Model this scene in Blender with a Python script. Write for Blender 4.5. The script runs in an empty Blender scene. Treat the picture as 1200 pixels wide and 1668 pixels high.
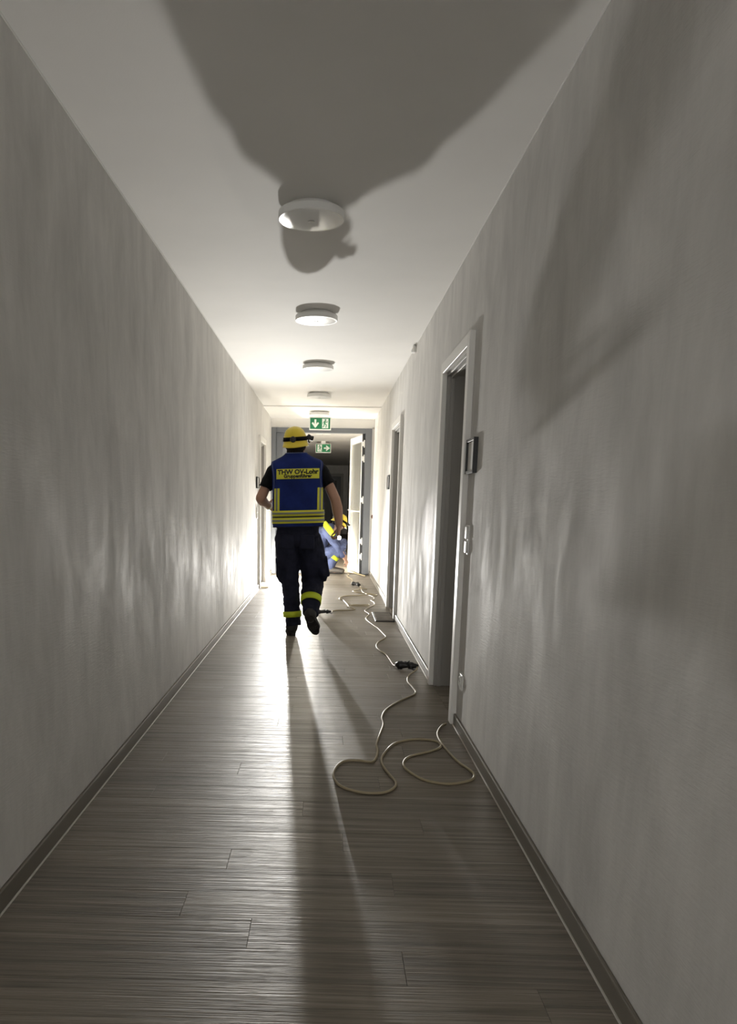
import bpy, bmesh, math, random
from mathutils import Vector, Matrix, noise, Quaternion
random.seed(7)
PI = math.pi
SC = bpy.context.scene
COL = SC.collection

# ------------------------------------------------------------------ camera
cam_d = bpy.data.cameras.new('camera')
cam = bpy.data.objects.new('camera', cam_d); COL.objects.link(cam)
CR, CU, CW = Vector((.99971542, .01999, .0130)), None, None
def cam_axes(yaw, pitch, roll):
    w = Vector((math.sin(yaw)*math.cos(pitch), math.cos(yaw)*math.cos(pitch), -math.sin(pitch)))
    r = Vector((math.cos(yaw), -math.sin(yaw), 0)); u = r.cross(w)
    return r*math.cos(roll)+u*math.sin(roll), -r*math.sin(roll)+u*math.cos(roll), w
CR, CU, CW = cam_axes(-0.017390, 0.188357, 0.016336)
m3 = Matrix((CR, CU, -CW)).transposed()
cam.matrix_world = Matrix.Translation((0, 0, 1.1855)) @ m3.to_4x4()
cam_d.sensor_fit = 'HORIZONTAL'; cam_d.sensor_width = 36.0
cam_d.lens = 1249.86/1200*36.0
cam_d.shift_x = (600-508.3)/1200; cam_d.shift_y = (1054.95-834)/1200
cam_d.clip_start = .05; cam_d.clip_end = 100
SC.camera = cam

# ------------------------------------------------------------------ world, exposure
world = bpy.data.worlds.new('world'); SC.world = world
world.use_nodes = True
bg = world.node_tree.nodes['Background']
bg.inputs[0].default_value = (1.0, .985, .96, 1); bg.inputs[1].default_value = 5.0   # even fill light, added through the open end behind the camera
SC.view_settings.view_transform = 'Standard'; SC.view_settings.look = 'None'
SC.view_settings.gamma = 1; SC.view_settings.use_curve_mapping = False
SC.view_settings.exposure = 0.33
SC.cycles.max_bounces = 14; SC.cycles.diffuse_bounces = 10; SC.cycles.glossy_bounces = 5
LAMP_SPOT = 960.0       # work light beam, W
LAMP_GLOW = 1400.0        # work light frosted dome, emission strength
FILL_FAR = 3000.0       # unseen lamp added beyond the fire door to brighten the far corridor
TORCH = 38.0

# ------------------------------------------------------------------ helpers
def root_of(o):
    while o.parent: o = o.parent
    return o
def link(name, me, parent=None, mat=None, smooth=False):
    o = bpy.data.objects.new(name, me)
    COL.objects.link(o)
    if parent is not None:
        o.parent = parent
        r = root_of(parent)
        if r.type == 'EMPTY': me.transform(Matrix.Translation(-r.location))
    if mat is not None:
        me.materials.clear(); me.materials.append(mat)
    if smooth:
        me.polygons.foreach_set('use_smooth', [True]*len(me.polygons))
    me.update()
    return o
def from_bm(bm, name):
    bmesh.ops.recalc_face_normals(bm, faces=bm.faces)
    me = bpy.data.meshes.new(name); bm.to_mesh(me); bm.free(); return me
def obj(name, bm, mat, parent=None, smooth=False, kind=None, label=None):
    o = link(name, from_bm(bm, name), parent, mat, smooth)
    if kind: o['kind'] = kind
    if label: o['label'] = label
    return o
def tag(o, label, cat, group=None):
    o['label'] = label; o['category'] = cat
    if group: o['group'] = group
    return o
def thing(name, loc, label, cat, group=None):
    o = bpy.data.objects.new(name, None); COL.objects.link(o)
    o.location = loc; o.empty_display_size = .1
    return tag(o, label, cat, group)
def struct_root(name, loc):
    o = bpy.data.objects.new(name, None); COL.objects.link(o); o.location = loc; o['kind'] = 'structure'; return o
BM = bmesh.new
def box(bm, a, b, bevel=0, rot=None, seg=1):
    a, b = Vector(a), Vector(b); c = (a+b)/2; s = b-a
    M = Matrix.Translation(c) @ (rot.to_4x4() if rot is not None else Matrix()) @ Matrix.Diagonal((abs(s.x), abs(s.y), abs(s.z), 1))
    r = bmesh.ops.create_cube(bm, size=1, matrix=M)
    if bevel:
        es = list({e for v in r['verts'] for e in v.link_edges})
        bmesh.ops.bevel(bm, geom=es, offset=bevel, segments=seg, affect='EDGES', profile=.5)
def lathe(bm, prof, c, axis=(0, 0, 1), n=40, cap=True):
    c = Vector(c); q = Vector((0, 0, 1)).rotation_difference(Vector(axis)); rings = []
    for r, z in prof:
        if r < 1e-6: rings.append([bm.verts.new(c + q @ Vector((0, 0, z)))])
        else: rings.append([bm.verts.new(c + q @ Vector((r*math.cos(2*PI*i/n), r*math.sin(2*PI*i/n), z))) for i in range(n)])
    for a, b in zip(rings, rings[1:]):
        for i in range(n):
            j = (i+1) % n
            if len(a) == 1 and len(b) == 1: continue
            if len(a) == 1: bm.faces.new((a[0], b[i], b[j]))
            elif len(b) == 1: bm.faces.new((a[i], b[0], a[j]))
            else: bm.faces.new((a[i], b[i], b[j], a[j]))
    if cap:
        if len(rings[0]) > 1: bm.faces.new(rings[0])
        if len(rings[-1]) > 1: bm.faces.new(rings[-1])
def catmull(P, k):
    P = [Vector(p) for p in P]; out = []
    for i in range(len(P)-1):
        p0 = P[i-1] if i else P[0]*2-P[1]; p1, p2 = P[i], P[i+1]
        p3 = P[i+2] if i+2 < len(P) else P[-1]*2-P[-2]
        for j in range(k):
            t = j/k
            out.append(.5*((2*p1)+(p2-p0)*t+(2*p0-5*p1+4*p2-p3)*t*t+(3*p1-p0-3*p2+p3)*t**3))
    out.append(P[-1]); return out
def lerp(a, b, t): return a+(b-a)*t
def interp(tab, x):
    if x <= tab[0][0]: return tab[0][1:]
    for a, b in zip(tab, tab[1:]):
        if x <= b[0]:
            t = (x-a[0])/(b[0]-a[0]); return [lerp(p, q, t) for p, q in zip(a[1:], b[1:])]
    return tab[-1][1:]
def tube(bm, pts, radii, side=(1, 0, 0), n=14, k=4, caps=True, rnd=True):
    """swept tube through pts; radii: one number, or one entry per point (number or (r_side, r_other)); rounded ends"""
    if isinstance(radii, (int, float)): radii = [radii]*len(pts)
    R = [(r, r) if isinstance(r, (int, float)) else r for r in radii]
    C = catmull(pts, k) if len(pts) > 2 else [Vector(pts[0])+(Vector(pts[1])-Vector(pts[0]))*j/k for j in range(k+1)]
    RR = []
    for i in range(len(pts)-1):
        for j in range(k):
            t = j/k; t = t*t*(3-2*t)
            RR.append((lerp(R[i][0], R[i+1][0], t), lerp(R[i][1], R[i+1][1], t)))
    RR.append(R[-1])
    side = Vector(side); stations = []
    N = len(C)
    for i in range(N):
        T = (C[min(i+1, N-1)]-C[max(i-1, 0)]).normalized()
        s = (side - T*side.dot(T))
        if s.length < 1e-3: s = T.orthogonal()
        s.normalize(); side = s; o = T.cross(s)
        stations.append((C[i], T, s, o, RR[i]))
    seq = []
    if caps and rnd:
        c, T, s, o, r = stations[0]; h = min(r)
        for a in (80, 60, 35): seq.append((c-T*h*math.sin(math.radians(a)), s, o, (r[0]*math.cos(math.radians(a)), r[1]*math.cos(math.radians(a)))))
    for c, T, s, o, r in stations: seq.append((c, s, o, r))
    if caps and rnd:
        c, T, s, o, r = stations[-1]; h = min(r)
        for a in (35, 60, 80): seq.append((c+T*h*math.sin(math.radians(a)), s, o, (r[0]*math.cos(math.radians(a)), r[1]*math.cos(math.radians(a)))))
    rings = [[bm.verts.new(c+s*r[0]*math.cos(2*PI*i/n)+o*r[1]*math.sin(2*PI*i/n)) for i in range(n)] for c, s, o, r in seq]
    for a, b in zip(rings, rings[1:]):
        for i in range(n): bm.faces.new((a[i], a[(i+1) % n], b[(i+1) % n], b[i]))
    if caps:
        bm.faces.new(rings[0]); bm.faces.new(rings[-1])
def ell(bm, c, r, rot=None, u=20, v=14):
    M = Matrix.Translation(c) @ (rot.to_4x4() if rot is not None else Matrix()) @ Matrix.Diagonal((r[0], r[1], r[2], 1))
    bmesh.ops.create_uvsphere(bm, u_segments=u, v_segments=v, radius=1, matrix=M)
def rotx(d): return Matrix.Rotation(math.radians(d), 3, 'X')
def roty(d): return Matrix.Rotation(math.radians(d), 3, 'Y')
def rotz(d): return Matrix.Rotation(math.radians(d), 3, 'Z')
def remesh(bm, voxel, smooth=6, folds=None):
    bmesh.ops.recalc_face_normals(bm, faces=bm.faces)
    me = bpy.data.meshes.new('tmp'); bm.to_mesh(me); bm.free()
    o = bpy.data.objects.new('tmp', me); COL.objects.link(o)
    m = o.modifiers.new('r', 'REMESH'); m.mode = 'VOXEL'; m.voxel_size = voxel; m.adaptivity = 0
    if smooth:
        s = o.modifiers.new('s', 'SMOOTH'); s.iterations = smooth; s.factor = .5
    dg = bpy.context.evaluated_depsgraph_get()
    out = bpy.data.meshes.new_from_object(o.evaluated_get(dg))
    bpy.data.objects.remove(o); bpy.data.meshes.remove(me)
    if folds:
        nv = [v.normal.copy() for v in out.vertices]
        for v, nn in zip(out.vertices, nv): v.co = v.co + nn*folds(v.co)
    return out
def text_mesh(txt, size, bold=0.0):
    c = bpy.data.curves.new('t', 'FONT'); c.body = txt; c.size = size; c.align_x = 'CENTER'; c.offset = bold; c.resolution_u = 3
    o = bpy.data.objects.new('t', c); COL.objects.link(o)
    dg = bpy.context.evaluated_depsgraph_get()
    me = bpy.data.meshes.new_from_object(o.evaluated_get(dg))
    bpy.data.objects.remove(o); return me

# ------------------------------------------------------------------ materials
def mat(name, col, rough=.6, metal=0.0, emit=None, estr=0, spec=.5, trans=0):
    m = bpy.data.materials.new(name); m.use_nodes = True
    b = m.node_tree.nodes['Principled BSDF']
    b.inputs['Base Color'].default_value = (*col, 1); b.inputs['Roughness'].default_value = rough
    b.inputs['Metallic'].default_value = metal; b.inputs['Specular IOR Level'].default_value = spec
    if trans: b.inputs['Transmission Weight'].default_value = trans
    if emit: b.inputs['Emission Color'].default_value = (*emit, 1); b.inputs['Emission Strength'].default_value = estr
    return m
def nodes(m): return m.node_tree.nodes, m.node_tree.links, m.node_tree.nodes['Principled BSDF']
def tex_noise(N, L, vec, scale, detail=4, rough=.55):
    t = N.new('ShaderNodeTexNoise'); t.inputs['Scale'].default_value = scale; t.inputs['Detail'].default_value = detail; t.inputs['Roughness'].default_value = rough
    if vec is not None: L.new(vec, t.inputs['Vector'])
    return t
def mapping(N, L, src, scale):
    k = N.new('ShaderNodeMapping'); k.inputs['Scale'].default_value = scale; L.new(src, k.inputs['Vector']); return k.outputs[0]
def mrange(N, L, src, a, b, c, d):
    r = N.new('ShaderNodeMapRange'); L.new(src, r.inputs[0])
    for i, v in zip((1, 2, 3, 4), (a, b, c, d)): r.inputs[i].default_value = v
    return r.outputs[0]
def mixcol(N, L, fac, a, b):
    x = N.new('ShaderNodeMix'); x.data_type = 'RGBA'
    if isinstance(fac, float): x.inputs[0].default_value = fac
    else: L.new(fac, x.inputs[0])
    for s, v in ((6, a), (7, b)):
        if isinstance(v, tuple): x.inputs[s].default_value = (*v, 1)
        else: L.new(v, x.inputs[s])
    return x.outputs[2]
def fabric(name, col, scale=220, amount=.25, rough=.85, var=.25):
    m = mat(name, col, rough, spec=.2); N, L, B = nodes(m)
    g = N.new('ShaderNodeTexCoord')
    n1 = tex_noise(N, L, g.outputs['Object'], 9, 5); n2 = tex_noise(N, L, g.outputs['Object'], scale, 2)
    L.new(mixcol(N, L, mrange(N, L, n1.outputs[0], .3, .7, 0, 1), tuple(c*(1-var) for c in col), tuple(min(1, c*(1+var)) for c in col)), B.inputs['Base Color'])
    bp = N.new('ShaderNodeBump'); bp.inputs['Strength'].default_value = amount; bp.inputs['Distance'].default_value = .002
    L.new(n2.outputs[0], bp.inputs['Height']); L.new(bp.outputs[0], B.inputs['Normal'])
    return m
def wall_mat(name, col, sheen=True):
    m = mat(name, col, .5); N, L, B = nodes(m)
    P = N.new('ShaderNodeNewGeometry').outputs['Position']
    big = tex_noise(N, L, mapping(N, L, P, (1, 1.3, .75)), 2.3, 6, .62); big.inputs['Distortion'].default_value = .8            # trowelled clouds
    str_ = tex_noise(N, L, mapping(N, L, P, (4, 4, 1.15)), 1.5, 7, .66); str_.inputs['Distortion'].default_value = .25              # downward brush streaks
    sp = N.new('ShaderNodeSeparateXYZ'); L.new(P, sp.inputs[0])
    fine = tex_noise(N, L, mapping(N, L, P, (1, .16, 1.3)), 120, 4, .65)           # woven, slightly horizontal grain
    mx = N.new('ShaderNodeMath'); mx.operation = 'ADD'; L.new(big.outputs[0], mx.inputs[0]); L.new(str_.outputs[0], mx.inputs[1])
    f = mrange(N, L, mx.outputs[0], .76, 1.24, 0, 1)
    L.new(mixcol(N, L, f, tuple(c*.85 for c in col), tuple(min(1, c*1.06) for c in col)), B.inputs['Base Color'])
    L.new(mrange(N, L, mx.outputs[0], .8, 1.2, .88, .64), B.inputs['Roughness']); B.inputs['Specular IOR Level'].default_value = .10
    b1 = N.new('ShaderNodeBump'); b1.inputs['Strength'].default_value = .05; b1.inputs['Distance'].default_value = .02
    L.new(mx.outputs[0], b1.inputs['Height'])
    b2 = N.new('ShaderNodeBump'); b2.inputs['Strength'].default_value = .35; b2.inputs['Distance'].default_value = .004
    L.new(fine.outputs[0], b2.inputs['Height']); L.new(b1.outputs[0], b2.inputs['Normal']); L.new(b2.outputs[0], B.inputs['Normal'])
    return m
M_WALL = wall_mat('wall paint', (.74, .73, .71))
M_CEIL = mat('ceiling paint', (.72, .71, .69), .75)
def ceil_nodes():
    N, L, B = nodes(M_CEIL); P = N.new('ShaderNodeNewGeometry').outputs['Position']
    a = tex_noise(N, L, P, 1.1, 3); L.new(mixcol(N, L, mrange(N, L, a.outputs[0], .3, .7, 0, 1), (.76, .75, .73), (.82, .81, .79)), B.inputs['Base Color'])
    f = tex_noise(N, L, P, 160, 2); b = N.new('ShaderNodeBump'); b.inputs['Strength'].default_value = .12; b.inputs['Distance'].default_value = .002
    L.new(f.outputs[0], b.inputs['Height']); L.new(b.outputs[0], B.inputs['Normal'])
ceil_nodes()
def plank_mat():
    m = mat('laminate', (.2, .18, .15), .38); N, L, B = nodes(m)
    P = N.new('ShaderNodeNewGeometry').outputs['Position']; oi = N.new('ShaderNodeObjectInfo')
    cmb = N.new('ShaderNodeVectorMath'); cmb.operation = 'ADD'; sc = N.new('ShaderNodeVectorMath'); sc.operation = 'SCALE'
    sc.inputs[0].default_value = (13, 7, 5); L.new(oi.outputs['Random'], sc.inputs['Scale'])
    L.new(P, cmb.inputs[0]); L.new(sc.outputs[0], cmb.inputs[1])
    V = cmb.outputs[0]
    g1 = tex_noise(N, L, mapping(N, L, V, (1.0, 34, 1)), 1.6, 6, .65)
    g2 = tex_noise(N, L, mapping(N, L, V, (1.6, 9, 1)), 1.3, 4, .6)
    g3 = tex_noise(N, L, mapping(N, L, V, (2.5, 130, 1)), 1.4, 3, .6)
    c1 = mixcol(N, L, mrange(N, L, g1.outputs[0], .32, .68, 0, 1), (.118, .101, .079), (.315, .273, .222))
    c2 = mixcol(N, L, mrange(N, L, g2.outputs[0], .35, .7, 0, .55), c1, (.215, .188, .152))
    hsv = N.new('ShaderNodeHueSaturation'); L.new(c2, hsv.inputs['Color']); L.new(mrange(N, L, oi.outputs['Random'], 0, 1, .86, 1.13), hsv.inputs['Value'])
    L.new(hsv.outputs[0], B.inputs['Base Color'])
    L.new(mrange(N, L, g1.outputs[0], .3, .7, .56, .40), B.inputs['Roughness']); B.inputs['Specular IOR Level'].default_value = .27
    ad = N.new('ShaderNodeMath'); ad.operation = 'ADD'; L.new(g1.outputs[0], ad.inputs[0]); L.new(g3.outputs[0], ad.inputs[1])
    b = N.new('ShaderNodeBump'); b.inputs['Strength'].default_value = .45; b.inputs['Distance'].default_value = .006
    L.new(ad.outputs[0], b.inputs['Height']); L.new(b.outputs[0], B.inputs['Normal'])
    return m
M_PLANK = plank_mat()
M_GAP = mat('plank joint', (.085, .075, .06), .9)
M_BASE = mat('baseboard', (.175, .155, .125), .38)
M_SEAL = mat('sealant', (.62, .60, .55), .5)
M_CASE = mat('door casing', (.82, .81, .78), .45)
M_LEAF = mat('door leaf', (.36, .35, .33), .5)
M_FRAME = mat('grey frame', (.135, .145, .16), .5)
M_FRAME2 = mat('grey frame panel', (.19, .20, .215), .55)
M_WHITE = mat('white plastic', (.80, .80, .78), .35)
M_DIFF = mat('lamp diffuser', (.82, .83, .83), .28)
M_BLACK = mat('black plastic', (.012, .012, .013), .45)
M_GAPSHADE = mat('hinge gap shade', (.035, .037, .04), .6)  # dark colour standing in for shade in the hinge gap
M_STRAP = mat('black elastic', (.005, .005, .005), .95, spec=.1)
M_STEEL = mat('steel', (.55, .55, .55), .35, 1)
M_PAPER = mat('paper', (.82, .82, .80), .8)
M_GREEN = mat('sign green', (.008, .19, .075), .5)
M_SIGNW = mat('sign white', (.80, .84, .80), .5)
M_CABLE = mat('cable jacket', (.40, .335, .215), .5)
M_MAT = fabric('door mat', (.20, .18, .155), 300, .6)
M_MATY = fabric('pale mat', (.62, .52, .33), 300, .5)
M_SKIN = mat('skin', (.40, .225, .155), .5)
M_HAIR = fabric('hair', (.012, .009, .007), 400, .6)
M_NAVYV = fabric('vest blue', (.010, .022, .125), 240, .25)
M_NAVYT = fabric('trouser navy', (.013, .0145, .028), 220, .3, var=.4)
M_TSHIRT = fabric('black shirt', (.0045, .0045, .0055), 260, .3)
M_BLUEW = fabric('work blue', (.085, .105, .20), 220, .3)
M_HIVIS = mat('high visibility yellow', (.66, .64, .045), .6)
M_HIVIS2 = mat('high visibility lime', (.52, .62, .02), .6)
M_REFL = mat('reflective grey', (.20, .21, .19), .45)
M_PIPING = mat('piping', (.10, .13, .25), .7)
M_HELM = mat('helmet yellow', (.72, .56, .035), .35)
M_BOOT = mat('boot leather', (.008, .007, .0065), .55)
M_SOLE = mat('boot sole', (.013, .012, .011), .8)
M_LENS = mat('torch lens', (.9, .9, .9), .3, emit=(1, .97, .92), estr=30)
M_GLOW = mat('work light dome', (.9, .9, .85), .4, emit=(1, .955, .86), estr=LAMP_GLOW)
M_GLOW2 = mat('added far fill dome', (.9, .9, .85), .4, emit=(1, .92, .78), estr=FILL_FAR)  # dome of the second lamp, added for its light
def glass_mat():
    m = bpy.data.materials.new('door glass'); m.use_nodes = True
    N, L = m.node_tree.nodes, m.node_tree.links; N.clear()
    o = N.new('ShaderNodeOutputMaterial'); t = N.new('ShaderNodeBsdfTransparent'); g = N.new('ShaderNodeBsdfGlossy'); d = N.new('ShaderNodeBsdfDiffuse')
    t.inputs[0].default_value = (.93, .95, .94, 1); g.inputs['Roughness'].default_value = .04; d.inputs[0].default_value = (.8, .8, .76, 1)
    f = N.new('ShaderNodeFresnel'); f.inputs['IOR'].default_value = 1.5
    a = N.new('ShaderNodeMixShader'); b = N.new('ShaderNodeMixShader'); b.inputs[0].default_value = .12      # slight diffuse share over the whole pane
    L.new(f.outputs[0], a.inputs[0]); L.new(t.outputs[0], a.inputs[1]); L.new(g.outputs[0], a.inputs[2])
    L.new(a.outputs[0], b.inputs[1]); L.new(d.outputs[0], b.inputs[2]); L.new(b.outputs[0], o.inputs[0])
    return m
M_GLASS = glass_mat()

# ------------------------------------------------------------------ structure
XL, XR, H = -.9344, .7201, 2.5
Y0, YE, YF = -5.0, 12.77, 29.0
ND = (4.13, 4.98)      # near door opening
FD = (7.87, 8.80)      # far door opening
LD = (10.52, 11.36)    # left door opening
DH = 1.985             # opening height
bm = BM(); box(bm, (XL-.3, Y0, -.08), (XR+.3, YE+.25, -.012)); floor = obj('floor', bm, M_GAP, kind='structure')
# planks run across the corridor; the end joints of the near rows are where the photograph shows them
PW = .148
def plank(x0, x1, y):
    b = BM(); g = .00035
    box(b, (x0+g, y+g, -.012), (x1-g, y+PW-g, 0), .0006)
    me = from_bm(b, 'plank'); o = link('plank', me, floor, M_PLANK); return o
known = {-1: .544, 0: .221, 1: -.197, 2: -.407, 3: .228, 4: -.31, 5: .075, 6: .373, 13: .097, 18: .122}
rk = random.Random(3); last = 0
for k in range(-12, 75):
    y = 1.73+k*PW
    if y+PW > YE+.15: break
    j = known.get(k)
    if j is None:
        j = rk.uniform(XL+.15, XR-.15)
        while abs(j-last) < .3: j = rk.uniform(XL+.15, XR-.15)
    last = j
    plank(XL, j, y); plank(j, XR, y)
    for (a, b_) in (ND, FD):
        if a-.07 < y < b_: plank(XR, XR+.24, y)
    if LD[0]-.07 < y < LD[1]: plank(XL-.24, XL, y)
bm = BM(); box(bm, (XL-.3, YE+.25, -.08), (XR+.3, YF, 0)); obj('floor', bm, M_PLANK, kind='structure')
bm = BM(); box(bm, (XL-.3, Y0, -.08), (XR+.3, 1.73-12*PW, -.0005)); obj('floor', bm, M_PLANK, kind='structure')

bm = BM(); box(bm, (XL-.3, Y0, H), (XR+.3, YF+.2, H+.15)); box(bm, (XL, 11.2, H-.014), (XR, YE, H+.02)); obj('ceiling', bm, M_CEIL, kind='structure')
def wall_run(name, x0, x1, doors, side):
    bm = BM(); y = Y0
    for a, b in doors:
        box(bm, (x0, y, -.05), (x1, a, H)); box(bm, (x0, a, DH), (x1, b, H)); y = b
    box(bm, (x0, y, -.05), (x1, YF, H))
    return obj(name, bm, M_WALL, kind='structure')
wall_run('wall_right', XR, XR+.25, (ND, FD), 1)
wall_run('wall_left', XL-.25, XL, (LD,), -1)
bm = BM(); box(bm, (XL, YE, 2.346), (XR, YE+.2, H)); box(bm, (XR-.035, YE, 0), (XR, YE+.2, 2.36))
obj('wall_back', bm, M_CEIL, kind='structure')
bm = BM(); box(bm, (XL, YF, -.05), (XR, YF+.2, H)); obj('wall_back', bm, M_WALL, kind='structure')

def base_run(name, xa, xb, xs, segs):
    bm = BM()
    for a, b in segs:
        box(bm, (min(xa, xb), a, 0), (max(xa, xb), b, .062), .004, seg=2)
    obj(name, bm, M_BASE, kind='structure')
base_run('baseboard_right', XR-.014, XR, 0, ((-3, ND[0]-.07), (ND[1]+.07, FD[0]-.07), (FD[1]+.07, YE)))
base_run('baseboard_left', XL, XL+.014, 0, ((-3, LD[0]-.07), (LD[1]+.07, YE)))
n_tr = 0
for x0, x1, segs in ((XR-.019, XR-.013, ((-3, ND[0]-.07), (ND[1]+.07, FD[0]-.07), (FD[1]+.07, YE))), (XL+.013, XL+.019, ((-3, LD[0]-.07), (LD[1]+.07, YE)))):
    n_tr += 1; bm = BM()
    for a, b in segs: box(bm, (x0, a, -.001), (x1, b, .004), .001)
    obj('trim_%d' % n_tr, bm, M_SEAL, kind='structure')

for x0, x1 in ((XL, XL+.005), (XR-.005, XR)):
    n_tr += 1; bm = BM(); box(bm, (x0, -3, H-.005), (x1, 11.2, H+.001), .001); obj('trim_%d' % n_tr, bm, M_WHITE, kind='structure')

def side_door(i, a, b, s, leaf_m, handle_near):
    """door in a side wall: s=+1 right wall, -1 left wall. casing, jamb lining, leaf at the back of the reveal, handle"""
    X = XR if s > 0 else XL
    r = struct_root('door_%d' % i, (X, (a+b)/2, 0))
    def bx(bm, d0, y0, z0, d1, y1, z1, bev=.002):       # d: depth into the wall from its face
        xs = sorted((X+s*d0, X+s*d1)); box(bm, (xs[0], y0, z0), (xs[1], y1, z1), bev)
    bm = BM()
    bx(bm, -.030, a-.068, 0, .0, a+.004, DH+.052); bx(bm, -.030, b-.004, 0, .0, b+.068, DH+.052); bx(bm, -.030, a+.004, DH-.012, .0, b-.004, DH+.052)
    obj('casing', bm, M_CASE, r)
    bm = BM()
    bx(bm, 0, a+.0005, 0, .20, a+.022, DH-.001, .001); bx(bm, 0, b-.022, 0, .20, b-.0005, DH-.001, .001); bx(bm, 0, a+.022, DH-.03, .20, b-.022, DH-.001, .001)
    bx(bm, .02, a+.022, DH-.045, .045, b-.022, DH-.03, .001); bx(bm, .02, b-.034, 0, .045, b-.022, DH-.03, .001)
    obj('jamb_lining', bm, M_LEAF, r)
    bm = BM(); bx(bm, .165, a+.024, .004, .205, b-.024, DH-.032, .002); obj('leaf', bm, leaf_m, r)
    yh = a+.09 if handle_near else b-.09
    bm = BM(); bx(bm, .160, yh-.02, .93, .166, yh+.02, 1.14, .002)
    tube(bm, [(X+s*.163, yh, 1.05), (X+s*.118, yh, 1.05), (X+s*.112, yh+(.04 if handle_near else -.04), 1.05), (X+s*.112, yh+(.13 if handle_near else -.13), 1.05)], .009, n=10)
    obj('handle', bm, M_STEEL, r, True)
    return r
side_door(1, ND[0], ND[1], 1, M_LEAF, True)
side_door(2, FD[0], FD[1], 1, M_LEAF, True)
side_door(3, LD[0], LD[1], -1, M_LEAF, True)

# fire door at the end of the corridor: grey frame, narrow fixed leaf, glazed leaf standing open into the next corridor
FX0, FX1, FZ = XL+.003, XR-.036, 2.345
dr = struct_root('door_4', (0, YE, 0))
bm = BM()
box(bm, (FX0, YE-.03, 0), (FX0+.075, YE+.12, FZ), .003); box(bm, (FX1-.105, YE-.03, 0), (FX1, YE+.12, FZ), .003); box(bm, (FX0+.075, YE-.03, FZ-.075), (FX1-.105, YE+.12, FZ), .003)
obj('frame', bm, M_FRAME, dr)
bm = BM(); lx0, lx1 = FX0+.078, -.40
box(bm, (lx0, YE+.01, .01), (lx1, YE+.075, FZ-.078), .003)
fl_ = obj('fixed_leaf', bm, M_FRAME, dr)
bm = BM(); box(bm, (lx0+.10, YE-.002, .26), (lx1-.10, YE+.02, FZ-.17), .004); obj('leaf_panel', bm, M_FRAME2, dr)
# glazed leaf: hinge at right post, swings away from the camera
hx, hy = FX1-.11, YE+.125
ang = math.radians(100)
d_ = Vector((math.cos(ang), math.sin(ang), 0)); n_ = Vector((-d_.y, d_.x, 0))
RZ = Matrix((d_, n_, Vector((0, 0, 1)))).transposed()
LW, LZ = 1.0, FZ-.08
def leafbox(bm, u0, z0, u1, z1, t0=-.03, t1=.03, bev=.003):
    c = Vector((hx, hy, 0))+d_*((u0+u1)/2)+n_*((t0+t1)/2)+Vector((0, 0, (z0+z1)/2))
    hs = Vector(((u1-u0)/2, (t1-t0)/2, (z1-z0)/2)); box(bm, c-hs, c+hs, bev, rot=RZ)
bm = BM(); leafbox(bm, 0, .01, .09, LZ); leafbox(bm, LW-.1, .01, LW, LZ); leafbox(bm, .09, LZ-.1, LW-.1, LZ); leafbox(bm, .09, .01, LW-.1, .12)
lf = obj('open_leaf', bm, M_CASE, dr)
bm = BM(); leafbox(bm, .085, .115, LW-.095, LZ-.095, -.006, .006, .001); obj('pane', bm, M_GLASS, lf)
bm = BM(); leafbox(bm, .085, 1.02, LW-.095, 1.04, -.012, .012, .001); obj('glazing_bar', bm, M_CASE, lf)
bm = BM(); box(bm, (FX1-.150, YE+.03, .015), (FX1-.104, YE+.075, FZ-.078), .002); obj('hinge_gap_shade', bm, M_GAPSHADE, dr, label='dark strip for the shade in the hinge gap')  # dark strip put in for the shade of the hinge-side gap
for z in (2.11, 1.88, 1.22, .55, .30):
    bm = BM(); box(bm, (FX1-.148, YE+.004, z-.036), (FX1-.112, YE+.034, z+.036), .004); tube(bm, [(FX1-.118, YE+.008, z-.05), (FX1-.118, YE+.008, z+.05)], .011, n=10)
    obj('hinge', bm, M_WHITE, dr, label='white hinge')
bm = BM(); lever = Vector((hx, hy, 1.05))+d_*(LW-.06)
tube(bm, [lever, lever-n_*-.06, lever-n_*-.065-d_*.04, lever-n_*-.065-d_*.13], .01, n=10); obj('handle', bm, M_STEEL, lf, True)
# second corridor: dark end door under a lintel
bm = BM(); box(bm, (-.55, YF-.06, 0), (.45, YF, 2.1), .004); de = struct_root('door_5', (0, YF, 0)); obj('leaf', bm, M_FRAME, de)
bm = BM(); box(bm, (.1, YF-.08, .2), (.3, YF-.05, 1.95), .004); obj('pane', bm, M_BLACK, de)
bm = BM(); box(bm, (-.65, YF-.09, 0), (-.55, YF, 2.2), .004); box(bm, (.45, YF-.09, 0), (.55, YF, 2.2), .004); box(bm, (-.55, YF-.09, 2.1), (.45, YF, 2.2), .004); obj('frame', bm, M_LEAF, de)

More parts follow.
